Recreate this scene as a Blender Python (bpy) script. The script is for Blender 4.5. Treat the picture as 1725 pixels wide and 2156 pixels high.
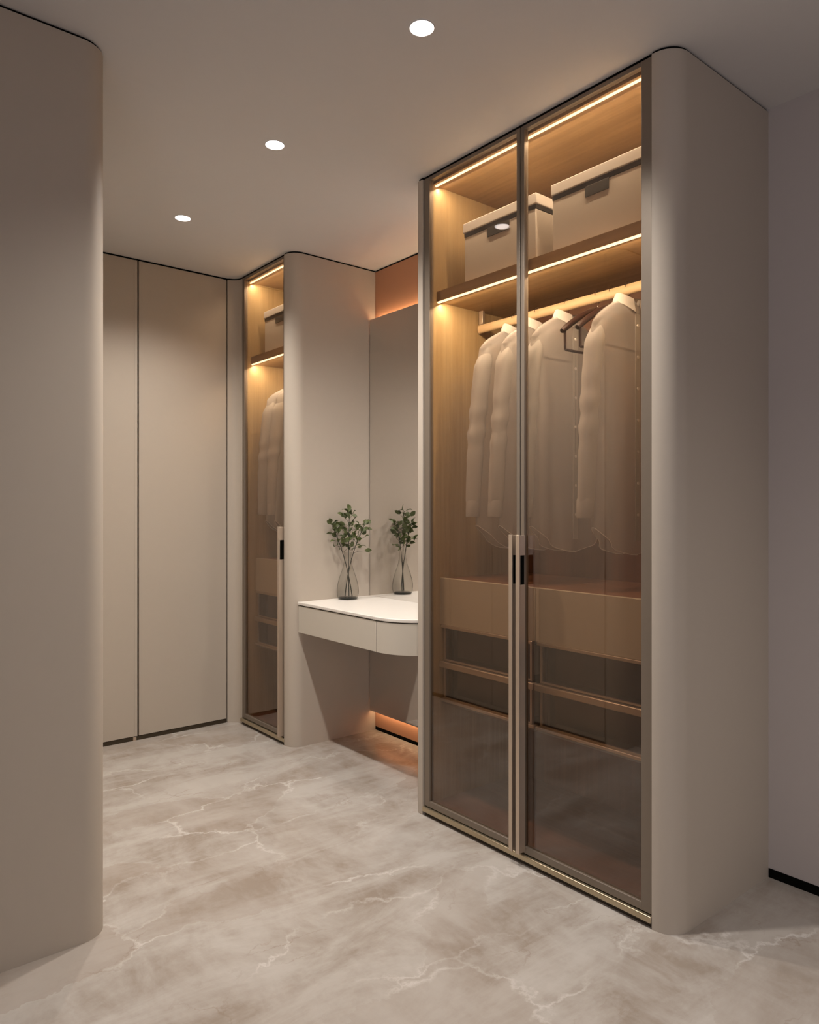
import bpy, bmesh, math, random
from mathutils import Vector, Matrix, Quaternion

for o in list(bpy.data.objects):
    bpy.data.objects.remove(o, do_unlink=True)
scene = bpy.context.scene
COL = scene.collection
R = math.radians

# ------------------------------------------------------------------ camera
FPX = 1529.0                       # focal length in pixels of the 1725 x 2156 frame
cam_d = bpy.data.cameras.new('camera')
cam_d.sensor_fit = 'HORIZONTAL'
cam_d.sensor_width = 36.0
cam_d.lens = FPX / 1725.0 * 36.0
cam_d.shift_y = -3.0 / 1725.0
cam_d.clip_start = 0.05
cam = bpy.data.objects.new('camera', cam_d)
cam.location = (0, 0, 1.245)
cam.rotation_euler = (R(90), 0, -math.asin(0.6334))
COL.objects.link(cam)
scene.camera = cam

# ------------------------------------------------------------------ view + world
vs = scene.view_settings
vs.view_transform = 'Standard'
vs.look = 'None'
vs.gamma = 1.0
vs.use_curve_mapping = False
vs.exposure = 1.07

world = bpy.data.worlds.new('daylight')
scene.world = world
world.use_nodes = True
wb = world.node_tree.nodes['Background']
wb.inputs['Color'].default_value = (0.92, 0.88, 1.0, 1)
wb.inputs['Strength'].default_value = 1.9

SPOT_W = 40.0                      # each ceiling downlight
SPOT_COL = (1.0, 0.928, 0.862)
LED_STRENGTH = 2.6               # look of the wardrobe LED profiles
LED_W = 4.0                        # light they give, watts per metre
LED_COL = (1.0, 0.70, 0.40)
LED_LIGHT = (1.0, 0.87, 0.66)
MIRROR_LED = 16.0
MIRROR_LED_COL = (1.0, 0.66, 0.38)

# ------------------------------------------------------------------ the place, in metres
H = 2.61            # ceiling
XF = 1.93           # front plane of the wardrobes on the right
XW = 2.51           # right-hand wall
Y0, Y1 = 1.217, 2.262      # near wardrobe opening
Z0, Z1 = 3.403, 3.905      # far wardrobe opening
XL = 0.67           # front plane of the cabinets on the left
YL = 2.21           # end panel of the cabinets on the left
YFAR = 3.98         # far cabinet fronts

# ================================================================== materials
def nt(name):
    m = bpy.data.materials.new(name)
    m.use_nodes = True
    t = m.node_tree
    return m, t, t.nodes['Principled BSDF']

def setp(b, col=None, rough=None, metal=None, spec=None, **kw):
    if col is not None: b.inputs['Base Color'].default_value = (*col, 1)
    if rough is not None: b.inputs['Roughness'].default_value = rough
    if metal is not None: b.inputs['Metallic'].default_value = metal
    if spec is not None: b.inputs['Specular IOR Level'].default_value = spec
    for k, v in kw.items():
        b.inputs[k.replace('_', ' ')].default_value = v

def mixcol(t, fac, a, b):
    n = t.nodes.new('ShaderNodeMix'); n.data_type = 'RGBA'
    for s, v in ((6, a), (7, b)):
        if isinstance(v, tuple): n.inputs[s].default_value = (*v, 1)
        else: t.links.new(v, n.inputs[s])
    if isinstance(fac, float): n.inputs[0].default_value = fac
    else: t.links.new(fac, n.inputs[0])
    return n.outputs[2]

def pos(t, scale=(1, 1, 1), rot=(0, 0, 0)):
    g = t.nodes.new('ShaderNodeNewGeometry')
    mp = t.nodes.new('ShaderNodeMapping')
    mp.inputs['Scale'].default_value = scale
    mp.inputs['Rotation'].default_value = rot
    t.links.new(g.outputs['Position'], mp.inputs['Vector'])
    return mp.outputs['Vector']

def noise(t, vec, scale, detail=4, rough=0.5, dist=0.0):
    n = t.nodes.new('ShaderNodeTexNoise')
    n.inputs['Scale'].default_value = scale
    n.inputs['Detail'].default_value = detail
    n.inputs['Roughness'].default_value = rough
    n.inputs['Distortion'].default_value = dist
    t.links.new(vec, n.inputs['Vector'])
    return n.outputs['Fac']

def ramp(t, fac, stops):
    n = t.nodes.new('ShaderNodeValToRGB')
    cr = n.color_ramp
    while len(cr.elements) > 1: cr.elements.remove(cr.elements[-1])
    cr.elements[0].position = stops[0][0]
    for p, c in stops[1:]: cr.elements.new(p)
    for e, (p, c) in zip(cr.elements, stops):
        e.color = (c, c, c, 1) if isinstance(c, (int, float)) else (*c, 1)
    t.links.new(fac, n.inputs['Fac'])
    return n.outputs['Color']

def bump(t, b, h, strength, dist=0.002):
    n = t.nodes.new('ShaderNodeBump')
    n.inputs['Strength'].default_value = strength
    n.inputs['Distance'].default_value = dist
    t.links.new(h, n.inputs['Height'])
    t.links.new(n.outputs['Normal'], b.inputs['Normal'])

def plain(name, col, rough=0.5, metal=0.0, spec=0.5, vary=0.05, scale=30.0):
    m, t, b = nt(name)
    setp(b, col, rough, metal, spec)
    f = noise(t, pos(t), scale, 3)
    d = tuple(c * (1 - vary) for c in col); l = tuple(min(1, c * (1 + vary)) for c in col)
    t.links.new(mixcol(t, f, d, l), b.inputs['Base Color'])
    return m

M = {}
M['panel'] = plain('beige_lacquer', (0.48, 0.42, 0.35), 0.55, spec=0.3, vary=0.015)
M['paint'] = plain('wall_paint', (0.50, 0.45, 0.42), 0.85, spec=0.2, vary=0.015)
M['ceiling'] = plain('ceiling_paint', (0.665, 0.645, 0.63), 0.9, spec=0.15, vary=0.01)
M['desk'] = plain('pale_desk_lacquer', (0.56, 0.515, 0.44), 0.5, spec=0.3, vary=0.015)
M['white_top'] = plain('white_stone_top', (0.78, 0.74, 0.68), 0.32, vary=0.015)
M['terracotta'] = plain('terracotta_leather', (0.46, 0.235, 0.135), 0.6, spec=0.3, vary=0.03)
M['bronze'] = plain('bronze_anodised', (0.22, 0.18, 0.14), 0.45, 0.35, vary=0.03)
M['brass'] = plain('brushed_brass', (0.50, 0.42, 0.29), 0.34, 0.85, vary=0.05)
M['darkmetal'] = plain('dark_plinth', (0.060, 0.045, 0.028), 0.4, 0.4, vary=0.05)
M['black'] = plain('black_gap', (0.004, 0.004, 0.003), 0.9, spec=0.05, vary=0.0)
M['champagne'] = plain('champagne_metal', (0.60, 0.50, 0.40), 0.36, 0.7, vary=0.03)
M['boxlinen'] = plain('beige_box_board', (0.72, 0.67, 0.61), 0.8, spec=0.2, vary=0.04, scale=200)
M['boxlid'] = plain('pale_lid_board', (0.80, 0.77, 0.74), 0.8, spec=0.2, vary=0.04, scale=200)
M['boxband'] = plain('dark_box_leather', (0.028, 0.024, 0.020), 0.55, vary=0.05)
M['drawerfront'] = plain('greige_leather', (0.50, 0.44, 0.34), 0.6, spec=0.3, vary=0.04, scale=120)
M['greyleather'] = plain('grey_drawer_box', (0.26, 0.22, 0.19), 0.6, spec=0.3, vary=0.05, scale=120)
M['hangerwood'] = plain('dark_hanger_wood', (0.030, 0.012, 0.009), 0.35, vary=0.2, scale=60)
M['steel'] = plain('steel_wire', (0.60, 0.56, 0.52), 0.25, 1.0, vary=0.02)
M['leaf'] = plain('green_leaf', (0.075, 0.095, 0.028), 0.5, vary=0.5, scale=45)
M['stem'] = plain('dark_stem', (0.022, 0.024, 0.014), 0.6, vary=0.2, scale=60)
M['frame_white'] = plain('fill_window_paint', (0.6, 0.58, 0.55), 0.5)

def wood_mat(name, dark, light, axis=2):
    m, t, b = nt(name)
    sc = [26, 26, 26]; sc[axis] = 1.1
    v = pos(t, tuple(sc))
    f1 = noise(t, v, 1.4, 6, 0.6, 0.6)
    sc2 = [120, 120, 120]; sc2[axis] = 3.0
    f2 = noise(t, pos(t, tuple(sc2)), 1.0, 3)
    c = mixcol(t, ramp(t, f1, [(0.3, 0.0), (0.7, 1.0)]), dark, light)
    c = mixcol(t, ramp(t, f2, [(0.35, 0.0), (0.75, 0.35)]), c, tuple(x * 0.7 for x in dark))
    t.links.new(c, b.inputs['Base Color'])
    setp(b, rough=0.5, spec=0.35)
    bump(t, b, f2, 0.08, 0.001)
    return m
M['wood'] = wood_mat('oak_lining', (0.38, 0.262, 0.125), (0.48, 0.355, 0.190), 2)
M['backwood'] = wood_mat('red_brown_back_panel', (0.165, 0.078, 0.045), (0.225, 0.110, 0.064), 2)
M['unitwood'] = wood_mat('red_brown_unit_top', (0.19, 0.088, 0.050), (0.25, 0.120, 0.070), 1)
M['woody'] = wood_mat('oak_shelf', (0.30, 0.185, 0.080), (0.40, 0.260, 0.125), 1)
M['railwood'] = wood_mat('pale_rail_wood', (0.52, 0.37, 0.21), (0.62, 0.46, 0.28), 1)

def marble():
    m, t, b = nt('beige_marble')
    v = pos(t, (1, 1, 1), (0, 0, R(28)))
    # soft clouds stretched along one direction
    c1 = noise(t, pos(t, (1.0, 2.6, 1), (0, 0, R(33))), 1.7, 9, 0.66, 0.5)
    c2 = noise(t, pos(t, (2.2, 1.0, 1), (0, 0, R(-20))), 3.4, 8, 0.66, 0.3)
    base = mixcol(t, ramp(t, c1, [(0.38, 0.0), (0.60, 1.0)]), (0.315, 0.265, 0.220), (0.475, 0.440, 0.400))
    base = mixcol(t, ramp(t, c2, [(0.40, 0.0), (0.72, 0.7)]), base, (0.53, 0.50, 0.465))
    # breccia plates: flat cells of a slightly different tint
    vo = t.nodes.new('ShaderNodeTexVoronoi'); vo.feature = 'F1'; vo.inputs['Scale'].default_value = 3.0
    w = t.nodes.new('ShaderNodeVectorMath'); w.operation = 'MULTIPLY_ADD'
    nz = t.nodes.new('ShaderNodeTexNoise'); nz.inputs['Scale'].default_value = 3.2; nz.inputs['Detail'].default_value = 9; nz.inputs['Roughness'].default_value = 0.62
    t.links.new(v, nz.inputs['Vector'])
    t.links.new(nz.outputs['Color'], w.inputs[0]); w.inputs[1].default_value = (0.40, 0.40, 0.0); t.links.new(pos(t, (0.62, 1.25, 1), (0, 0, R(24))), w.inputs[2])
    t.links.new(w.outputs[0], vo.inputs['Vector'])
    sep = t.nodes.new('ShaderNodeSeparateColor'); t.links.new(vo.outputs['Color'], sep.inputs[0])
    base = mixcol(t, ramp(t, sep.outputs[0], [(0.50, 0.0), (0.95, 0.45)]), base, (0.345, 0.285, 0.235))
    # pale veins along the plate borders, broken up by noise
    ve = t.nodes.new('ShaderNodeTexVoronoi'); ve.feature = 'DISTANCE_TO_EDGE'; ve.inputs['Scale'].default_value = 3.0
    t.links.new(w.outputs[0], ve.inputs['Vector'])
    brk = noise(t, v, 2.3, 3)
    edge = ramp(t, ve.outputs['Distance'], [(0.0, 1.0), (0.012, 0.45), (0.030, 0.0)])
    mu = t.nodes.new('ShaderNodeMath'); mu.operation = 'MULTIPLY'
    t.links.new(edge, mu.inputs[0]); t.links.new(ramp(t, brk, [(0.46, 0.0), (0.62, 0.75)]), mu.inputs[1])
    base = mixcol(t, mu.outputs[0], base, (0.66, 0.63, 0.595))
    # fine thread veins
    ve2 = t.nodes.new('ShaderNodeTexVoronoi'); ve2.feature = 'DISTANCE_TO_EDGE'; ve2.inputs['Scale'].default_value = 5.5
    t.links.new(w.outputs[0], ve2.inputs['Vector'])
    e2 = ramp(t, ve2.outputs['Distance'], [(0.0, 1.0), (0.022, 0.0)])
    mu2 = t.nodes.new('ShaderNodeMath'); mu2.operation = 'MULTIPLY'
    t.links.new(e2, mu2.inputs[0]); t.links.new(ramp(t, noise(t, v, 3.7, 2), [(0.52, 0.0), (0.68, 0.5)]), mu2.inputs[1])
    base = mixcol(t, mu2.outputs[0], base, (0.27, 0.205, 0.155))
    t.links.new(base, b.inputs['Base Color'])
    setp(b, rough=0.24, spec=0.38)
    return m
M['marble'] = marble()

def emit(name, col, s):
    m = bpy.data.materials.new(name); m.use_nodes = True
    t = m.node_tree; t.nodes.clear()
    e = t.nodes.new('ShaderNodeEmission'); o = t.nodes.new('ShaderNodeOutputMaterial')
    e.inputs['Color'].default_value = (*col, 1); e.inputs['Strength'].default_value = s
    t.links.new(e.outputs[0], o.inputs[0])
    return m
M['led'] = emit('warm_led', LED_COL, LED_STRENGTH)
M['mled'] = emit('mirror_led', MIRROR_LED_COL, MIRROR_LED)
M['mled_low'] = emit('mirror_led_low', MIRROR_LED_COL, MIRROR_LED * 0.8)
M['lamp'] = emit('downlight_lens', (1.0, 0.90, 0.86), 3.0)

def schlick(t, f0):
    # Fresnel reflectance of a thin pane, the same on both of its faces
    lw = t.nodes.new('ShaderNodeLayerWeight'); lw.inputs['Blend'].default_value = 0.5
    p = t.nodes.new('ShaderNodeMath'); p.operation = 'POWER'; p.inputs[1].default_value = 5.0
    m = t.nodes.new('ShaderNodeMath'); m.operation = 'MULTIPLY_ADD'; m.inputs[1].default_value = 1 - f0; m.inputs[2].default_value = f0
    t.links.new(lw.outputs['Facing'], p.inputs[0]); t.links.new(p.outputs[0], m.inputs[0])
    return m.outputs[0]

def tinted_glass(name, tint, ior=1.5, gain=1.0, rough=0.0):
    m = bpy.data.materials.new(name); m.use_nodes = True
    t = m.node_tree; t.nodes.clear()
    o = t.nodes.new('ShaderNodeOutputMaterial'); mx = t.nodes.new('ShaderNodeMixShader')
    tr = t.nodes.new('ShaderNodeBsdfTransparent'); gl = t.nodes.new('ShaderNodeBsdfGlossy')
    refl = schlick(t, ((ior - 1) / (ior + 1)) ** 2 * gain)
    tr.inputs['Color'].default_value = (*tint, 1)
    gl.inputs['Color'].default_value = (1, 1, 1, 1); gl.inputs['Roughness'].default_value = rough
    t.links.new(refl, mx.inputs[0])
    t.links.new(tr.outputs[0], mx.inputs[1]); t.links.new(gl.outputs[0], mx.inputs[2])
    t.links.new(mx.outputs[0], o.inputs[0])
    return m
M['glass'] = tinted_glass('bronze_tinted_glass', (0.815, 0.735, 0.66), 1.5, 2.0)
M['smoke'] = tinted_glass('smoked_drawer_glass', (0.72, 0.66, 0.62), 1.5, 1.0)
M['clear'] = tinted_glass('fill_window_glass', (0.96, 0.97, 0.97), 1.45, 1.0)

def vase_glass():
    m = bpy.data.materials.new('grey_vase_glass'); m.use_nodes = True
    t = m.node_tree; t.nodes.clear()
    o = t.nodes.new('ShaderNodeOutputMaterial'); mx = t.nodes.new('ShaderNodeMixShader')
    tr = t.nodes.new('ShaderNodeBsdfTransparent'); gl = t.nodes.new('ShaderNodeBsdfGlossy')
    lw = t.nodes.new('ShaderNodeLayerWeight'); lw.inputs['Blend'].default_value = 0.5
    c = ramp(t, lw.outputs['Facing'], [(0.0, (0.955, 0.955, 0.945)), (0.6, (0.90, 0.90, 0.885)), (1.0, (0.16, 0.16, 0.155))])
    t.links.new(c, tr.inputs['Color'])
    gl.inputs['Roughness'].default_value = 0.02
    t.links.new(schlick(t, 0.025), mx.inputs[0])
    t.links.new(tr.outputs[0], mx.inputs[1]); t.links.new(gl.outputs[0], mx.inputs[2])
    t.links.new(mx.outputs[0], o.inputs[0])
    return m
M['vase'] = vase_glass()
M['vasebase'] = tinted_glass('thick_vase_base', (0.22, 0.22, 0.21), 1.4, 1.0)

def mirror_mat():
    m, t, b = nt('mirror_silver')
    setp(b, (0.80, 0.78, 0.76), 0.02, 1.0)
    return m
M['mirror'] = mirror_mat()

def sheer(name, col, alpha):
    m = bpy.data.materials.new(name); m.use_nodes = True
    t = m.node_tree; t.nodes.clear()
    o = t.nodes.new('ShaderNodeOutputMaterial')
    tr = t.nodes.new('ShaderNodeBsdfTransparent')
    d = t.nodes.new('ShaderNodeBsdfDiffuse'); tl = t.nodes.new('ShaderNodeBsdfTranslucent')
    f = noise(t, pos(t, (60, 60, 6)), 1.0, 3)
    c = mixcol(t, f, tuple(x * 0.93 for x in col), col)
    t.links.new(c, d.inputs['Color']); t.links.new(c, tl.inputs['Color'])
    a = t.nodes.new('ShaderNodeMixShader'); a.inputs[0].default_value = 0.35
    t.links.new(d.outputs[0], a.inputs[1]); t.links.new(tl.outputs[0], a.inputs[2])
    z = t.nodes.new('ShaderNodeMixShader'); z.inputs[0].default_value = alpha
    t.links.new(tr.outputs[0], z.inputs[1]); t.links.new(a.outputs[0], z.inputs[2])
    t.links.new(z.outputs[0], o.inputs[0])
    return m
M['shirt'] = sheer('sheer_white_cloth', (0.70, 0.67, 0.65), 0.50)
M['sleeve'] = sheer('white_sleeve_cloth', (0.68, 0.66, 0.64), 0.78)
M['collar'] = sheer('white_collar_cloth', (0.78, 0.76, 0.74), 0.95)
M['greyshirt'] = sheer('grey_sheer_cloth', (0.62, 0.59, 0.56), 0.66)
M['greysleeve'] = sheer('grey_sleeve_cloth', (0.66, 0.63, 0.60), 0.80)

# ================================================================== mesh helpers
class MB:
    def __init__(s): s.v = []; s.f = []
    def add(s, vs_, fs):
        n = len(s.v); s.v += [tuple(p) for p in vs_]; s.f += [tuple(i + n for i in f) for f in fs]; return s
    def box(s, x0, x1, y0, y1, z0, z1):
        x0, x1 = min(x0, x1), max(x0, x1); y0, y1 = min(y0, y1), max(y0, y1); z0, z1 = min(z0, z1), max(z0, z1)
        return s.add([(x0, y0, z0), (x1, y0, z0), (x1, y1, z0), (x0, y1, z0), (x0, y0, z1), (x1, y0, z1), (x1, y1, z1), (x0, y1, z1)],
                     [(0, 3, 2, 1), (4, 5, 6, 7), (0, 1, 5, 4), (1, 2, 6, 5), (2, 3, 7, 6), (3, 0, 4, 7)])
    def prism(s, poly, z0, z1):
        n = len(poly)
        return s.add([(x, y, z0) for x, y in poly] + [(x, y, z1) for x, y in poly],
                     [tuple(reversed(range(n))), tuple(range(n, 2 * n))] +
                     [(i, (i + 1) % n, n + (i + 1) % n, n + i) for i in range(n)])
    def tube(s, pts, rad, n=8, flat=None):
        P = [Vector(p) for p in pts]; k = len(P); vs_ = []; fs = []
        prev = None
        for i, p in enumerate(P):
            d = (P[min(i + 1, k - 1)] - P[max(i - 1, 0)]).normalized()
            if prev is None:
                up = Vector((0, 0, 1)) if abs(d.z) < 0.9 else Vector((1, 0, 0))
                a = d.cross(up).normalized()
            else:
                a = (prev - d * prev.dot(d)).normalized()
            prev = a; b = d.cross(a)
            r = rad[i] if isinstance(rad, (list, tuple)) else rad
            for j in range(n):
                q = 2 * math.pi * j / n
                vs_.append(p + (a * math.cos(q) + b * math.sin(q)) * r)
        for i in range(k - 1):
            for j in range(n):
                fs.append((i * n + j, i * n + (j + 1) % n, (i + 1) * n + (j + 1) % n, (i + 1) * n + j))
        fs.append(tuple(reversed(range(n)))); fs.append(tuple(range((k - 1) * n, k * n)))
        return s.add(vs_, fs)
    def lathe(s, prof, n=32, c=(0, 0), cap=True):
        vs_ = []; fs = []; k = len(prof)
        for r, z in prof:
            for j in range(n):
                q = 2 * math.pi * j / n
                vs_.append((c[0] + r * math.cos(q), c[1] + r * math.sin(q), z))
        for i in range(k - 1):
            for j in range(n):
                fs.append((i * n + j, i * n + (j + 1) % n, (i + 1) * n + (j + 1) % n, (i + 1) * n + j))
        if cap:
            fs.append(tuple(reversed(range(n)))); fs.append(tuple(range((k - 1) * n, k * n)))
        return s.add(vs_, fs)

def build(name, mb, mat, parent=None, bevel=0.0, smooth=None, shift=None):
    """One mesh object; vertices are given in world metres and made local to the parent's base."""
    me = bpy.data.meshes.new(name)
    off = Vector((0, 0, 0))
    if parent is not None:
        p = parent
        while p is not None:
            off += Vector(p.location); p = p.parent
    if parent is None and shift is not None:
        off = Vector(shift)
    me.from_pydata([tuple(Vector(v) - off) for v in mb.v], [], mb.f)
    me.materials.append(M[mat] if isinstance(mat, str) else mat)
    bm = bmesh.new(); bm.from_mesh(me)
    bmesh.ops.recalc_face_normals(bm, faces=bm.faces)
    bm.to_mesh(me); bm.free()
    o = bpy.data.objects.new(name, me); COL.objects.link(o)
    if parent is not None: o.parent = parent
    elif shift is not None: o.location = shift
    if bevel:
        b = o.modifiers.new('edge', 'BEVEL'); b.width = bevel; b.segments = 2; b.limit_method = 'ANGLE'; b.angle_limit = R(40)
        for p in me.polygons: p.use_smooth = True
        me.set_sharp_from_angle(angle=R(60))
    if smooth is not None:
        for p in me.polygons: p.use_smooth = True
        me.set_sharp_from_angle(angle=R(smooth))
    return o

def tag(o, label=None, cat=None, group=None, kind=None):
    if label: o['label'] = label
    if cat: o['category'] = cat
    if group: o['group'] = group
    if kind: o['kind'] = kind
    return o

def thing(name, label, cat, loc, group=None):
    e = bpy.data.objects.new(name, None); COL.objects.link(e)
    e.location = loc; e.empty_display_size = 0.1
    return tag(e, label, cat, group)

def bx(*a): return MB().box(*a)

def arc(cx, cy, r, a0, a1, n=12):
    return [(cx + r * math.cos(R(a0 + (a1 - a0) * i / n)), cy + r * math.sin(R(a0 + (a1 - a0) * i / n))) for i in range(n + 1)]

# ================================================================== the room
XB, YB = -1.6, -2.6            # far corners of the room behind the camera
tag(build('floor', bx(XB, XW + 0.1, YB, YFAR + 0.6, -0.05, 0), 'marble'), 'beige veined polished marble floor', None, None, 'structure')
tag(build('ceiling', bx(XB, XW + 0.1, YB, YFAR + 0.6, H, H + 0.06), 'ceiling'), 'plain warm grey ceiling with recessed downlights', None, None, 'structure')
tag(build('wall_right', bx(XW, XW + 0.1, YB, YFAR + 0.6, 0, H), 'paint'), 'plain grey beige wall beside the glass wardrobe', None, None, 'structure')
tag(build('baseboard_right', bx(XW - 0.003, XW, YB + 0.1, 1.136, 0, 0.030), 'black'), 'black recessed strip at foot of right wall', None, None, 'structure')
tag(build('wall_far', bx(XB, XW + 0.1, YFAR + 0.5, YFAR + 0.6, 0, H), 'paint'), 'wall behind the far cabinets', None, None, 'structure')
tag(build('wall_back', bx(XB, XW, YB - 0.1, YB, 0, H), 'paint'), 'plain wall behind the viewer', None, None, 'structure')
# left wall behind the viewer, with a window opening added to light the room
WY0, WY1, WZ0, WZ1 = -2.2, -0.5, 0.60, 2.25
mb = MB()
mb.box(XB - 0.1, XB, YB, WY0, 0, H); mb.box(XB - 0.1, XB, WY1, YFAR + 0.6, 0, H)
mb.box(XB - 0.1, XB, WY0, WY1, 0, WZ0); mb.box(XB - 0.1, XB, WY0, WY1, WZ1, H)
tag(build('wall_left', mb, 'paint'), 'plain wall with an added window opening, behind the viewer to the left', None, None, 'structure')
w = 0.05
mb = MB()
mb.box(XB - 0.08, XB - 0.02, WY0, WY0 + w, WZ0, WZ1); mb.box(XB - 0.08, XB - 0.02, WY1 - w, WY1, WZ0, WZ1)
mb.box(XB - 0.08, XB - 0.02, WY0 + w, WY1 - w, WZ0, WZ0 + w); mb.box(XB - 0.08, XB - 0.02, WY0 + w, WY1 - w, WZ1 - w, WZ1)
win = tag(build('fill_window', mb, 'frame_white'), 'unseen rectangular window added behind the viewer as fill light', None, None, 'structure')
build('pane', bx(XB - 0.053, XB - 0.047, WY0 + w, WY1 - w, WZ0 + w, WZ1 - w), 'clear', win)
pl = bpy.data.lights.new('fill_window_portal', 'AREA'); pl.shape = 'RECTANGLE'  # portal for sky light through the added window
pl.size = WZ1 - WZ0; pl.size_y = WY1 - WY0
pl.cycles.is_portal = True
plo = bpy.data.objects.new('fill_window_portal', pl); COL.objects.link(plo)
plo.location = (XB - 0.12, (WY0 + WY1) / 2, (WZ0 + WZ1) / 2); plo.rotation_euler = (0, R(-90), 0)

# ------------------------------------------------------------------ downlights
def downlight(x, y, label, group=None, watt=SPOT_W):
    t = thing('downlight', label, 'downlight', (x, y, H), group)
    build('trim_ring', MB().lathe([(0.0345, H - 0.0005), (0.0345, H - 0.0025), (0.0365, H - 0.0025), (0.0375, H - 0.0003)], 40, (x, y), False), 'ceiling', t, smooth=40)
    build('lens', MB().lathe([(0.034, H - 0.0004), (0.034, H - 0.0022)], 40, (x, y)), 'lamp', t)
    l = bpy.data.lights.new('downlight_beam', 'SPOT')
    l.energy = watt; l.color = SPOT_COL; l.spot_size = R(136); l.spot_blend = 1.0; l.shadow_soft_size = 0.032
    lo = bpy.data.objects.new('downlight_beam', l); COL.objects.link(lo); lo.parent = t
    lo.location = (0, 0, -0.036)
    return t
LX = 1.327
downlight(LX, 1.566, 'largest round white recessed downlight, nearest the viewer on the ceiling', 'recessed ceiling downlights')
downlight(LX, 2.415, 'middle of three round white recessed ceiling downlights', 'recessed ceiling downlights')
downlight(LX, 3.291, 'smallest round white recessed downlight, nearest the far cabinets', 'recessed ceiling downlights', SPOT_W * 0.76)
downlight(2.20, 2.43, 'added fill downlight over the vanity desk, hidden behind the large wardrobe', 'recessed ceiling downlights', SPOT_W * 0.30)  # unseen lamp, added to brighten the vanity niche
downlight(LX, -0.60, 'added unseen fill downlight in the ceiling behind the viewer', 'recessed ceiling downlights')  # out of view, added as fill light for the room

# ================================================================== cabinets on the left (rounded end panel)
lw = thing('tall_cabinet', 'tall beige cabinet block with rounded corner at left edge of photo', 'cabinet', (0.3, 3.0, 0))
r = 0.075
poly = [(-1.55, YL)] + arc(XL - r, YL + r, r, -90, 0, 14) + [(XL, YL + 0.085), (-1.55, YL + 0.085)]
build('end_panel', MB().prism(poly, 0.0, H - 0.009), 'panel', lw, smooth=25)
poly2 = [(-1.55, YL + 0.006)] + arc(XL - r, YL + r, r - 0.006, -90, 0, 14) + [(XL - 0.006, YL + 0.08), (-1.55, YL + 0.08)]
build('shadow_gap', MB().prism(poly2, H - 0.009, H - 0.0003), 'black', lw)
build('carcass', bx(XL - 0.60, XL - 0.023, YL + 0.087, YFAR - 0.10, 0.03, H - 0.012), 'darkmetal', lw)
build('plinth', bx(XL - 0.58, XL - 0.015, YL + 0.087, YFAR - 0.10, 0, 0.028), 'darkmetal', lw)
ys = [YL + 0.088, 2.745, 3.12, 3.50, YFAR - 0.10]
for a, b_ in zip(ys[:-1], ys[1:]):
    build('door', bx(XL - 0.021, XL, a + 0.002, b_ - 0.002, 0.030, H - 0.014), 'panel', lw, bevel=0.0015)

# ================================================================== far cabinet (facing the viewer)
fc = thing('tall_cabinet', 'tall far cabinet with flush beige doors and dark plinth, beside the narrow wardrobe', 'cabinet', (1.3, YFAR + 0.25, 0))
build('carcass', bx(XL + 0.0, 1.93, YFAR + 0.024, YFAR + 0.45, 0.024, H - 0.004), 'black', fc)
build('plinth', bx(XL + 0.01, 1.868, YFAR + 0.004, YFAR + 0.30, 0, 0.022), 'darkmetal', fc)
xs = [XL + 0.02, 0.845, 1.3555, 1.8735]
for a, b_ in zip(xs[:-1], xs[1:]):
    d = build('door', bx(a + 0.0042, b_ - 0.0042, YFAR, YFAR + 0.021, 0.024, H - 0.010), 'panel', fc, bevel=0.0015)
    if b_ < 1.8: build('edge_profile', bx(b_ - 0.020, b_ - 0.0048, YFAR - 0.0012, YFAR + 0.002, 0.024, H - 0.010), 'panel', d)
build('foot', bx(1.329, 1.346, YFAR + 0.0005, YFAR + 0.003, 0, 0.021), 'champagne', fc)
# concave corner filler that meets the narrow wardrobe
ca = arc(1.867, 3.912, 0.065, 90, 0, 12)
ca = [(1.876, YFAR)] + [p for p in ca if p[0] > 1.876]
poly = ca + [(1.934, 3.909), (1.99, 3.909), (1.99, YFAR + 0.022), (1.876, YFAR + 0.022)]
build('corner_filler', MB().prism(poly, 0, H - 0.009), 'panel', fc, smooth=25)
build('shadow_gap', bx(XL + 0.01, 1.93, YFAR + 0.006, YFAR + 0.03, H - 0.010, H - 0.0003), 'black', fc)
build('shadow_gap', MB().prism([(x + 0.004, y + 0.004) for x, y in poly[:-3]] + [(1.99, 3.915), (1.99, YFAR + 0.02), (1.88, YFAR + 0.02)], H - 0.009, H - 0.0003), 'black', fc)

def strip_light(parent, x, y0, y1, z, direction, watt):
    l = bpy.data.lights.new('led_strip_light', 'AREA'); l.shape = 'RECTANGLE'
    l.size = y1 - y0; l.size_y = 0.007; l.energy = watt * (y1 - y0); l.color = LED_LIGHT
    o = bpy.data.objects.new('led_strip_light', l); COL.objects.link(o); o.parent = parent
    off = Vector((0, 0, 0)); p = parent
    while p is not None: off += Vector(p.location); p = p.parent
    zax = -Vector(direction).normalized(); xax = Vector((0, 1, 0)); yax = zax.cross(xax)
    mt = Matrix((xax, yax, zax)).transposed()
    o.rotation_euler = mt.to_euler()
    o.location = Vector((x, (y0 + y1) / 2, z)) - off

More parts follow.
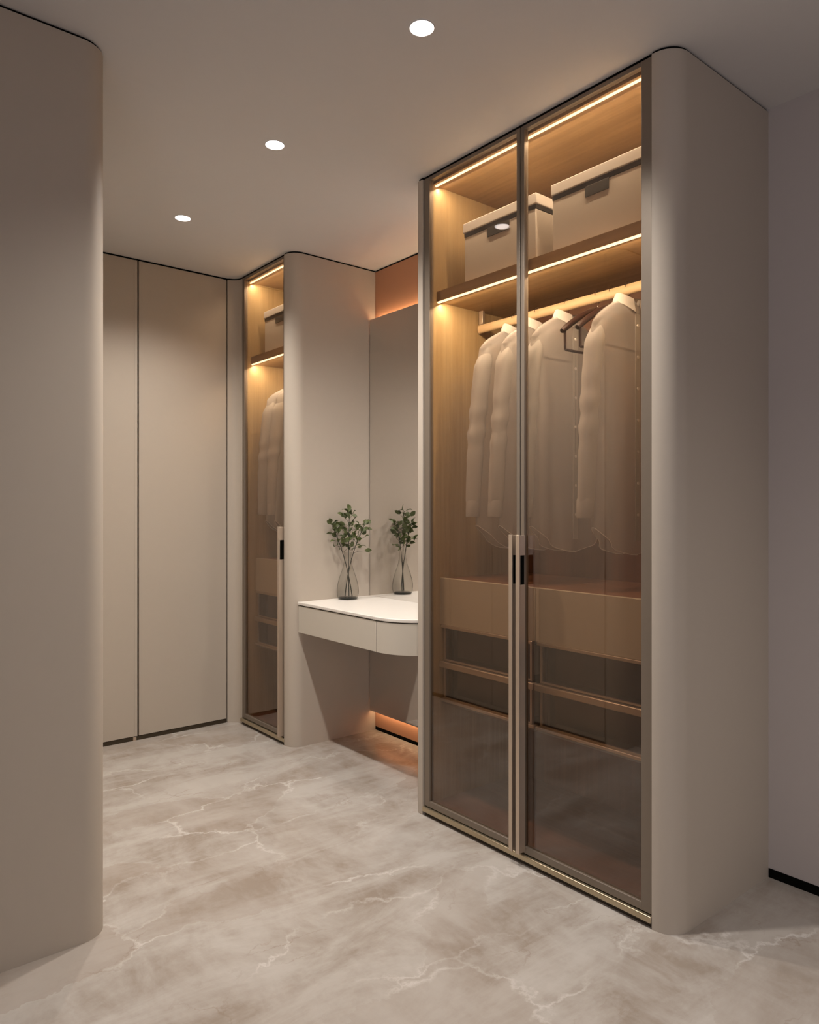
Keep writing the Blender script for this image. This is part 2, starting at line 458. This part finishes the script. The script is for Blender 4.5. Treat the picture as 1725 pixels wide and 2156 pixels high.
# ================================================================== glass-door wardrobes
def wardrobe(label, ya, yb, doors, units, near_round, far_panel, name='glass_wardrobe'):
    """ya..yb is the opening along Y; near_round = outer face Y of the rounded end panel."""
    ym = (ya + yb) / 2
    t = thing(name, label, 'wardrobe', (2.22, ym, 0))
    r = min(0.072, ya - near_round - 0.003)
    yo = ya - 0.003
    poly = [(XF - 0.006, yo)] + arc(XF - 0.006 + r, near_round + r, r, 180, 270, 14) + [(XW, near_round), (XW, yo)]
    build('end_panel', MB().prism(poly, 0, H - 0.009), 'panel', t, smooth=25)
    p2 = [(XF + 0.0, yo)] + arc(XF - 0.006 + r, near_round + r, r - 0.006, 180, 270, 14) + [(XW, near_round + 0.006), (XW, yo)]
    build('shadow_gap', MB().prism(p2, H - 0.009, H - 0.0003), 'black', t)
    if far_panel:
        build('side_panel', bx(XF - 0.006, XW, yb + 0.004, yb + 0.034, 0, H - 0.009), 'panel', t, bevel=0.002)
        build('shadow_gap', bx(XF, XW, yb + 0.006, yb + 0.032, H - 0.009, H - 0.0003), 'black', t)
    # lining
    il, ih = ya + 0.022, yb - 0.022
    zc = 2.578
    build('side_lining', bx(1.956, 2.492, ya, il, 0.037, H - 0.012), 'wood', t)
    build('side_lining', bx(1.956, 2.492, ih, yb, 0.037, H - 0.012), 'wood', t)
    build('lit_edge_strip', bx(1.9535, 1.9558, ih - 0.002, yb - 0.006, 0.037, H - 0.012), 'champagne', t)  # pale strip imitating the lining edge lit by the LEDs
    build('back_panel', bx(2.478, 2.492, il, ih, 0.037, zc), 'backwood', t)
    build('top_panel', bx(1.956, 2.492, il, ih, zc, H - 0.012), 'woody', t)
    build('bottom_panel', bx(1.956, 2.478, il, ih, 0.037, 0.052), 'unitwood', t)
    build('gap_strip', bx(XF + 0.004, 1.956, ya - 0.002, yb + 0.003, H - 0.009, H - 0.0003), 'black', t)
    build('light_profile', bx(1.968, 1.976, il + 0.002, ih - 0.002, zc - 0.005, zc - 0.0004), 'led', t)
    strip_light(t, 1.981, il + 0.004, ih - 0.004, zc - 0.010, (0.45, 0, -0.9), LED_W * 0.75)
    sh = build('shelf', bx(1.978, 2.476, il + 0.0005, ih - 0.0005, 2.103, 2.144), 'woody', t)
    build('light_profile', bx(1.979, 1.987, il + 0.004, ih - 0.004, 2.0965, 2.1025), 'led', sh)
    strip_light(sh, 1.992, il + 0.006, ih - 0.006, 2.0935, (0.45, 0, -0.9), LED_W)
    # base track
    build('plinth', bx(XF + 0.004, 2.48, ya, yb, 0, 0.016), 'darkmetal', t)
    build('base_track', bx(XF - 0.010, 1.955, ya - 0.002, yb + 0.003, 0.016, 0.036), 'brass', t, bevel=0.003)
    # hanging rail, oval, with its brackets
    n = 16; rl = MB(); vs_ = []; fs = []
    for y in (il + 0.004, ih - 0.004):
        for j in range(n):
            q = 2 * math.pi * j / n
            vs_.append((2.22 + 0.010 * math.cos(q), y, 2.026 + 0.0185 * math.sin(q)))
    for j in range(n): fs.append((j, (j + 1) % n, n + (j + 1) % n, n + j))
    fs += [tuple(range(n)), tuple(reversed(range(n, 2 * n)))]
    rl.add(vs_, fs)
    rail = build('hanging_rail', rl, 'railwood', t, smooth=40)
    for y in (il + 0.02, ih - 0.03):
        build('bracket', bx(2.213, 2.227, y, y + 0.022, 2.0445, 2.1025), 'champagne', rail, bevel=0.002)
    # drawer units
    for ua, ub in units:
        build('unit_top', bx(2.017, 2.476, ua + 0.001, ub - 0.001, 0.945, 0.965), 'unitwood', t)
        build('unit_base', bx(2.004, 2.476, ua + 0.0015, ub - 0.0015, 0.452, 0.462), 'greyleather', t)
        for y in (ua + 0.002, ub - 0.014):
            build('unit_side', bx(2.062, 2.476, y, y + 0.012, 0.463, 0.944), 'greyleather', t)
        d = build('drawer', bx(2.017, 2.45, ua + 0.03, ub - 0.03, 0.785, 0.93), 'greyleather', t)
        build('drawer_front', bx(1.996, 2.015, ua + 0.0012, ub - 0.0012, 0.776, 0.968), 'drawerfront', d, bevel=0.0015)
        build('pull_bar', bx(1.990, 2.013, ua + 0.012, ub - 0.012, 0.765, 0.7755), 'champagne', d, bevel=0.001)
        for za, zb, bar in ((0.630, 0.764, False), (0.474, 0.600, True)):
            d = build('drawer', bx(2.050, 2.45, ua + 0.048, ub - 0.048, za + 0.010, zb - 0.012), 'greyleather', t)
            mb = MB(); a, b_ = ua + 0.020, ub - 0.020
            mb.box(2.000, 2.014, a, a + 0.008, za, zb); mb.box(2.000, 2.014, b_ - 0.008, b_, za, zb)
            mb.box(2.000, 2.014, a + 0.008, b_ - 0.008, za, za + 0.006)
            build('front_frame', mb, 'champagne', d)
            build('glass_front', bx(2.004, 2.008, a + 0.008, b_ - 0.008, za + 0.006, zb), 'smoke', d)
            if bar: build('pull_bar', bx(1.986, 2.012, ua + 0.004, ub - 0.004, 0.602, 0.626), 'champagne', d, bevel=0.003)
            else: pass
        build('front_rail', bx(1.992, 2.016, ua + 0.004, ub - 0.004, 0.4625, 0.4735), 'champagne', t, bevel=0.002)
    # doors
    for (da, db, sa, sb, hand) in doors:
        z0, z1 = 0.040, H - 0.010
        tr, br = 0.014, 0.024
        d = build('door', MB().box(XF, 1.952, da, da + sa, z0, z1).box(XF, 1.952, db - sb, db, z0, z1)
                  .box(XF, 1.952, da + sa, db - sb, z0, z0 + br).box(XF, 1.952, da + sa, db - sb, z1 - tr, z1), 'bronze', t, bevel=0.0012)
        build('glass_pane', bx(1.938, 1.943, da + sa - 0.003, db - sb + 0.003, z0 + br - 0.003, z1 - tr + 0.003), 'glass', d)
        if hand:
            ha, hb = hand
            mb = MB()
            mb.box(1.897, 1.904, ha, hb, 0.045, 1.16)
            mb.box(1.904, XF + 0.0005, ha + 0.002, hb - 0.002, 1.088, 1.158)
            mb.box(1.904, XF + 0.0005, ha + 0.002, hb - 0.002, 0.047, 0.985)
            h = build('handle', mb, 'champagne', d, bevel=0.001)
            build('grip_recess', bx(1.9045, XF, ha + 0.006, hb - 0.006, 0.986, 1.087), 'black', h)
    return t

YM = 1.739
wardrobe('large wardrobe with two bronze glass doors and a rounded end panel', Y0, Y1,
         [(YM + 0.002, Y1, 0.016, 0.032, (YM + 0.010, YM + 0.026)), (Y0, YM - 0.002, 0.036, 0.016, (YM - 0.024, YM - 0.007))],
         [(Y0 + 0.0225, 1.7275), (1.7275, Y1 - 0.0225)], 1.138, True)
wardrobe('narrow far wardrobe with one glass door, between vanity and far cabinet', Z0, Z1,
         [(Z0, Z1 - 0.006, 0.016, 0.024, (Z0 + 0.006, Z0 + 0.022))],
         [(Z0 + 0.0225, Z1 - 0.040)], 3.322, False)

# ================================================================== storage boxes
def storage_box(ya, yb, label, xa=2.02, tabw=0.10):
    z0 = 2.1445
    t = thing('storage_box', label, 'box', ((xa + 0.15), (ya + yb) / 2, z0), 'lidded storage boxes on the wardrobe shelves')
    b = build('body', bx(xa, xa + 0.30, ya, yb, z0, z0 + 0.196), 'boxlinen', t, bevel=0.003)
    build('band', bx(xa - 0.001, xa + 0.301, ya - 0.001, yb + 0.001, z0 + 0.1965, z0 + 0.212), 'boxband', t, bevel=0.001)
    build('lid', bx(xa - 0.005, xa + 0.305, ya - 0.005, yb + 0.005, z0 + 0.2125, z0 + 0.251), 'boxlid', t, bevel=0.003)
    ym = (ya + yb) / 2
    build('handle_tab', bx(xa - 0.003, xa - 0.0002, ym - tabw / 2, ym + tabw / 2, z0 + 0.160, z0 + 0.196), 'boxband', b, bevel=0.001)
    return t
storage_box(1.745, 2.118, 'beige lidded box on the large wardrobe shelf, nearer the vanity', tabw=0.115)
storage_box(1.290, 1.668, 'beige lidded box on the large wardrobe shelf, nearer the rounded end panel', tabw=0.095)
storage_box(3.435, 3.795, 'small looking beige lidded box in the narrow far wardrobe')

# ================================================================== hangers and shirts
RX, RZ = 2.22, 2.026
def arm_z(u): return 1.978 - 0.012 * u - 0.090 * u ** 1.5
def hanger(y, label, tilt=0.0, group='wooden hangers on the wardrobe rails'):
    t = thing('clothes_hanger', label, 'hanger', (RX, y, 1.80), group)
    mb = MB()
    for s in (-1, 1):
        P = [(RX, y, 1.978)]
        for k in range(1, 8):
            u = k / 7
            P.append((RX + s * 0.190 * u, y - s * tilt * u, arm_z(u)))
        mb.tube(P, [0.013, 0.0135, 0.0125, 0.0115, 0.011, 0.0115, 0.012, 0.009], 8)
    build('shoulder_arms', mb, 'hangerwood', t, smooth=50)
    P = []
    for k in range(13):
        q = R(-50 + 230 * k / 12)
        P.append((RX + 0.018 * math.cos(q), y, 2.030 + 0.023 * math.sin(q)))
    P = [(RX, y, 1.985), (RX, y, 1.998), (RX + 0.006, y, 2.004)] + P
    build('hook', MB().tube(P, 0.0016, 6), 'steel', t, smooth=60)
    build('trouser_bar', MB().tube([(RX - 0.172, y + tilt * 0.85, 1.812), (RX + 0.172, y - tilt * 0.85, 1.812)], 0.005, 8), 'hangerwood', t, smooth=50)
    for s in (-1, 1):
        build('bar_end', MB().tube([(RX + s * 0.176, y - s * tilt * 0.88, 1.894), (RX + s * 0.174, y - s * tilt * 0.88, 1.812)], 0.005, 6), 'hangerwood', t, smooth=50)
    return t

def shirt(y, label, seed, mats=('shirt', 'sleeve', 'collar'), hem=1.09):
    rnd = random.Random(seed)
    t = thing('shirt', label, 'shirt', (RX, y, hem), 'sheer shirts on hangers')
    ph = [rnd.uniform(0, 6.28) for _ in range(8)]
    NU, NV = 48, 26
    vs_, fs = [], []
    for v in range(NV + 1):
        q = (v / NV) ** 1.7
        for u in range(NU):
            a = 2 * math.pi * u / NU
            ca_, sa = math.cos(a), math.sin(a)
            # half width: narrow neck row, quickly the full shoulder width
            wd = 0.203 + 0.006 * q + 0.004 * math.sin(5 * q + ph[0]) * q
            cx = math.copysign(abs(ca_) ** 0.75, ca_) * wd
            k = abs(cx) / wd
            ztop = arm_z(k) + 0.017 - 0.012 * max(0.0, k - 0.85) / 0.15
            zhem = hem + 0.098 * k ** 2.2
            z = ztop + (zhem - ztop) * q
            th = (0.0035 + 0.0305 * min(1.0, q / 0.05) ** 0.6) * (1 - 0.15 * q)
            yy = math.copysign(abs(sa) ** 0.8, sa) * th
            amp = 0.004 + 0.013 * q
            yy += amp * (math.sin(cx * 42 + ph[1] + 1.5 * q) * 0.6 + math.sin(cx * 71 + ph[2] - q) * 0.35) * (0.4 + 0.6 * abs(sa))
            cx2 = cx + 0.004 * math.sin(9 * q + ph[3]) * q
            vs_.append((RX + cx2, y + yy, z))
    for v in range(NV):
        for u in range(NU):
            fs.append((v * NU + u, v * NU + (u + 1) % NU, (v + 1) * NU + (u + 1) % NU, (v + 1) * NU + u))
    hemrow = vs_[NV * NU:]
    bd = build('body', MB().add(vs_, fs), mats[0], t, smooth=80)
    build('hem', MB().tube(hemrow + hemrow[:1], 0.0016, 5), mats[2], bd, smooth=80)
    # sleeves with elbow folds, cuffs
    for s in (-1, 1):
        n = 16; K = 30; vs_, fs = [], []
        lean = 0.022 if s < 0 else -0.01
        for k in range(K + 1):
            q = k / K
            z = 1.892 - 0.670 * q
            cx = s * (0.176 + 0.040 * q + 0.012 * math.sin(math.pi * q))
            cy = lean * q
            rx = 0.041 - 0.012 * q; ry = 0.034 - 0.006 * q
            if q < 0.10:
                f = math.sqrt(max(0.02, q / 0.10)); rx *= f; ry *= f
            fold = 0.005 * math.sin(q * 46 + ph[4]) * math.exp(-((q - 0.47) / 0.16) ** 2)
            if q > 0.90: rx *= 0.90; ry *= 0.90
            for j in range(n):
                a = 2 * math.pi * j / n
                wob = 1 + 0.10 * math.sin(3 * a + ph[5] + 3 * q) + fold / 0.04
                vs_.append((RX + cx + rx * math.cos(a) * wob, y + cy + ry * math.sin(a) * wob, z + 0.020 * math.cos(a) * s * (1 - q) * -1))
        for k in range(K):
            for j in range(n):
                fs.append((k * n + j, k * n + (j + 1) % n, (k + 1) * n + (j + 1) % n, (k + 1) * n + j))
        fs.append(tuple(reversed(range(n))))
        sl = build('sleeve', MB().add(vs_, fs), mats[1], t, smooth=80)
        vs_, fs = [], []
        for k, z in enumerate((1.285, 1.280, 1.225, 1.220)):
            q = (1.892 - z) / 0.670
            cx = s * (0.176 + 0.040 * q + 0.012 * math.sin(math.pi * q)); cy = lean * q
            for j in range(n):
                a = 2 * math.pi * j / n
                rr = 0.0305 if k in (1, 2) else 0.0290
                vs_.append((RX + cx + rr * math.cos(a), y + cy + rr * 0.95 * math.sin(a), z))
        for k in range(3):
            for j in range(n):
                fs.append((k * n + j, k * n + (j + 1) % n, (k + 1) * n + (j + 1) % n, (k + 1) * n + j))
        build('cuff', MB().add(vs_, fs), mats[1], sl, smooth=80)
    # stand collar with a folded-down leaf, open at the front (towards -Y)
    n = 28; vs_, fs = [], []
    rows = ((0.050, 0.026, 1.955), (0.052, 0.028, 1.982), (0.054, 0.030, 2.000), (0.059, 0.034, 2.003), (0.067, 0.040, 1.986), (0.073, 0.045, 1.966))
    for i, (rx, ry, z) in enumerate(rows):
        for j in range(n + 1):
            a = R(-90 + 14 + (360 - 28) * j / n)
            fr = max(0, -math.sin(a))
            dz = -0.021 * fr ** 1.5 - (0.014 * fr ** 4 if i > 3 else 0)
            vs_.append((RX + rx * math.cos(a), y + ry * math.sin(a) * 1.0, z + dz))
    for i in range(len(rows) - 1):
        for j in range(n):
            fs.append((i * (n + 1) + j, i * (n + 1) + j + 1, (i + 1) * (n + 1) + j + 1, (i + 1) * (n + 1) + j))
    build('collar', MB().add(vs_, fs), mats[2], t, smooth=80)
    # front placket with buttons
    mb = MB()
    for i in range(12):
        za = 1.93 - i * 0.066
        mb.box(RX - 0.014, RX + 0.014, y - 0.0385 - 0.0001 * i, y - 0.0375, za - 0.066, za)
    pk = build('placket', mb, mats[1], t)
    bm0 = None
    for i in range(7):
        build('button', MB().tube([(RX, y - 0.0386, 1.89 - i * 0.11), (RX, y - 0.0415, 1.89 - i * 0.11)], 0.0055, 8), 'boxlid', pk)
    return t

SY = [2.030, 1.910, 1.762, 1.494]
HL = ['clothes hanger under the leftmost white shirt in the large wardrobe',
      'clothes hanger under the second white shirt, behind the glass doors meeting line',
      'clothes hanger under the third white shirt in the large wardrobe',
      'clothes hanger under the white shirt nearest the rounded end panel']
SL = ['sheer white long sleeved shirt, leftmost in the large wardrobe',
      'sheer white long sleeved shirt, second in the large wardrobe, partly behind the door handles',
      'sheer white long sleeved shirt, third in the large wardrobe, left of the empty hangers',
      'sheer white long sleeved shirt right of the empty hangers, nearest the rounded end panel']
for i, y in enumerate(SY):
    hanger(y, HL[i]); shirt(y, SL[i], 11 + i)
hanger(1.622, 'empty dark wooden hanger beside the third white shirt', 0.012)
hanger(1.560, 'empty dark wooden hanger beside the rightmost white shirt', 0.008)
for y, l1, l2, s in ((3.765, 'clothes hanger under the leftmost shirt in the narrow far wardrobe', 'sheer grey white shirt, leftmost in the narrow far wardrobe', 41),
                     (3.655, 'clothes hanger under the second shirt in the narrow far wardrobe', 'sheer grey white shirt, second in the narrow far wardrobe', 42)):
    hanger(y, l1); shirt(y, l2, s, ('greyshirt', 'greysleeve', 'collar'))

# ================================================================== vanity niche
XN = 2.466
nb = thing('niche_back', 'terracotta orange panel behind the vanity mirror', 'wall panel', (XN + 0.02, 2.8, 0))
build('panel', bx(XN, XW - 0.002, 2.298, 3.320, 0.020, H - 0.010), 'terracotta', nb)
build('plinth', bx(XN + 0.001, XW - 0.004, 2.298, 3.320, 0, 0.0195), 'black', nb)
build('shadow_gap', bx(XN + 0.006, XW - 0.004, 2.300, 3.318, H - 0.0098, H - 0.0003), 'black', nb)

XM = 2.425
vm = thing('vanity_mirror', 'tall frameless wall mirror with warm glow above and below, behind the vanity', 'mirror', (XM + 0.01, 2.8, 0.117))
build('mirror_glass', bx(XM, XM + 0.005, 2.305, 3.317, 0.117, 2.322), 'mirror', vm)
build('backing', bx(XM + 0.0055, XM + 0.012, 2.315, 3.312, 0.125, 2.314), 'darkmetal', vm)
for za, zb, mt in ((2.296, 2.308, 'mled'), (0.131, 0.143, 'mled_low')):
    build('light_strip', bx(XM + 0.0125, XM + 0.019, 2.33, 3.30, za, zb), mt, vm)
for y in (2.5, 3.1):
    build('standoff', bx(XM + 0.0125, XN - 0.0005, y, y + 0.03, 1.1, 1.4), 'darkmetal', vm)

vd = thing('vanity_desk', 'floating vanity desk with white top and rounded beige front', 'desk', (2.2, 2.85, 0.60))
XD = 1.958; YE = 2.632; RR = 0.25; YP = 3.3205
def deskpoly(i, ya=None):
    return [(XD + i, YP)] + [(XD + i, YE)] + arc(XD + RR, YE, RR - i, 180, 270, 18)[1:] + [(XM - 0.001, YE - RR + i), (XM - 0.001, YP)]
build('desk_top', MB().prism(deskpoly(0.0), 0.750, 0.766), 'white_top', vd, bevel=0.003)
build('shadow_line', MB().prism(deskpoly(0.008), 0.746, 0.7498), 'black', vd)
dr = build('drawer', bx(XD + 0.004, XD + 0.024, YE + 0.0042, YP - 0.002, 0.606, 0.7455), 'desk', vd, bevel=0.001)
sweep = [(XD + 0.004, YE - 0.0005)] + arc(XD + RR, YE, RR - 0.004, 180, 270, 18)[1:] + [(XM - 0.002, YE - RR + 0.004), (XM - 0.002, YE - RR + 0.024)]
sweep += [(x, y) for x, y in reversed(arc(XD + RR, YE, RR - 0.024, 180, 270, 18))] + [(XD + 0.024, YE - 0.0005)]
build('curved_front', MB().prism(sweep, 0.606, 0.7455), 'desk', vd, smooth=25)
build('seam_backing', bx(XD + 0.0245, XD + 0.030, YE - 0.012, YE + 0.016, 0.606, 0.7455), 'black', vd)
build('underside', MB().prism(deskpoly(0.032), 0.612, 0.624), 'panel', vd)

# ------------------------------------------------------------------ vase and branches
VX, VY, VZ = 2.2345, 3.258, 0.7662
prof = [(0.046, 0.0005), (0.054, 0.006), (0.0585, 0.022), (0.0600, 0.042), (0.0590, 0.062), (0.0535, 0.090), (0.045, 0.120),
        (0.034, 0.150), (0.0255, 0.178), (0.0205, 0.205), (0.0190, 0.230), (0.0205, 0.250), (0.0225, 0.256)]
va = thing('glass_vase', 'clear grey teardrop glass vase on the vanity desk', 'vase', (VX, VY, VZ))
inner = [(max(0.012, r - 0.0022), max(0.014, z)) for r, z in reversed(prof[:-1])]
build('glass_wall', MB().lathe([(r, VZ + z) for r, z in prof], 40, (VX, VY), False), 'vase', va, smooth=80)
build('thick_base', MB().lathe([(0.042, VZ + 0.0012), (0.050, VZ + 0.0045), (0.0525, VZ + 0.009), (0.045, VZ + 0.013), (0.02, VZ + 0.014)], 40, (VX, VY)), 'vasebase', va, smooth=60)

def leaf_mesh():
    vs_, fs = [], []
    L, W = 0.031, 0.0095
    prof = [(0, 0.12), (0.2, 0.72), (0.45, 1.0), (0.7, 0.8), (0.9, 0.35), (1.0, 0.03)]
    for q, w_ in prof:
        zc = 0.006 * math.sin(q * 2.6)
        vs_ += [(-W * w_, L * q, zc + 0.0035 * w_), (0, L * q, zc), (W * w_, L * q, zc + 0.0035 * w_)]
    for i in range(len(prof) - 1):
        a = i * 3
        fs += [(a, a + 1, a + 4, a + 3), (a + 1, a + 2, a + 5, a + 4)]
    me = bpy.data.meshes.new('leaf'); me.from_pydata(vs_, [], fs); me.materials.append(M['leaf'])
    for p in me.polygons: p.use_smooth = True
    return me
LEAF = leaf_mesh()
LAT = Vector((0.7737, -0.6334, 0)); FWD = Vector((0.6334, 0.7737, 0))
def branch(label, foot, tip, seed, nl):
    rnd = random.Random(seed)
    t = thing('leafy_branch', label, 'branch', foot, 'green branches in the vase')
    f = Vector(foot); e = Vector(tip)
    neck = Vector((VX, VY, VZ + 0.235)) + (e - f).to_2d().to_3d() * 0.06
    P = []
    for k in range(15):
        q = k / 14
        p = f * (1 - q) ** 2 + 2 * neck * q * (1 - q) + e * q * q
        P.append(p)
    mb = MB().tube(P, [0.0027 - 0.0015 * k / 14 for k in range(15)], 6)
    leaves = []
    for i in range(nl):
        q = 0.56 + 0.44 * (i + 0.5) / nl
        k = q * 14; a = P[int(k)]; b_ = P[min(14, int(k) + 1)]; p = a.lerp(b_, k - int(k))
        ang = i * 2.4 + rnd.uniform(-.4, .4)
        out = (LAT * math.cos(ang) + FWD * math.sin(ang) * 0.8)
        ln = rnd.uniform(0.018, 0.058) * (1.15 - 0.5 * (q - 0.56) / 0.44)
        d = (out + Vector((0, 0, rnd.uniform(0.1, 0.9)))).normalized()
        tp = p + d * ln
        tp.y = min(tp.y, 3.288); tp.x = min(tp.x, 2.400)
        mb.tube([p, p.lerp(tp, 0.5) + Vector((0, 0, 0.004)), tp], [0.0009, 0.0008, 0.0006], 5)
        leaves.append((tp, d))
        if i % 2: leaves.append((p.lerp(tp, 0.45) + Vector((0, 0, 0.003)), (d + LAT * rnd.uniform(-.9, .9)).normalized()))
    leaves.append((P[-1], (P[-1] - P[-2]).normalized()))
    build('stem', mb, 'stem', t, smooth=60)
    for tp, d in leaves:
        d = (d + Vector((rnd.uniform(-.5, .5), rnd.uniform(-.5, .5), rnd.uniform(-.5, .5)))).normalized()
        if tp.y + d.y * 0.047 > 3.302: d.y = -abs(d.y)
        if tp.x + d.x * 0.047 > 2.408: d.x = -abs(d.x)
        o = bpy.data.objects.new('leaf', LEAF); COL.objects.link(o); o.parent = t
        o.location = tp - f
        qz = d.to_track_quat('Y', 'Z')
        o.rotation_mode = 'QUATERNION'; o.rotation_quaternion = qz @ Quaternion((0, 1, 0), rnd.uniform(-2, 2))
        s = rnd.uniform(0.85, 1.45); o.scale = (s, s, s)
    return t
C0 = Vector((VX, VY, VZ))
branch('tallest green leafy branch, upright in the glass vase', tuple(C0 + Vector((0.004, -0.006, 0.016))), tuple(C0 + LAT * 0.010 + FWD * -0.01 + Vector((0, 0, 0.475))), 3, 21)
branch('green leafy branch leaning left in the glass vase', tuple(C0 + Vector((0.020, -0.012, 0.016))), tuple(C0 - LAT * 0.085 - FWD * 0.035 + Vector((0, 0, 0.405))), 5, 20)
branch('green leafy branch leaning right towards the mirror in the glass vase', tuple(C0 + Vector((-0.014, 0.006, 0.016))), tuple(C0 + LAT * 0.090 + FWD * 0.012 + Vector((0, 0, 0.400))), 8, 20)
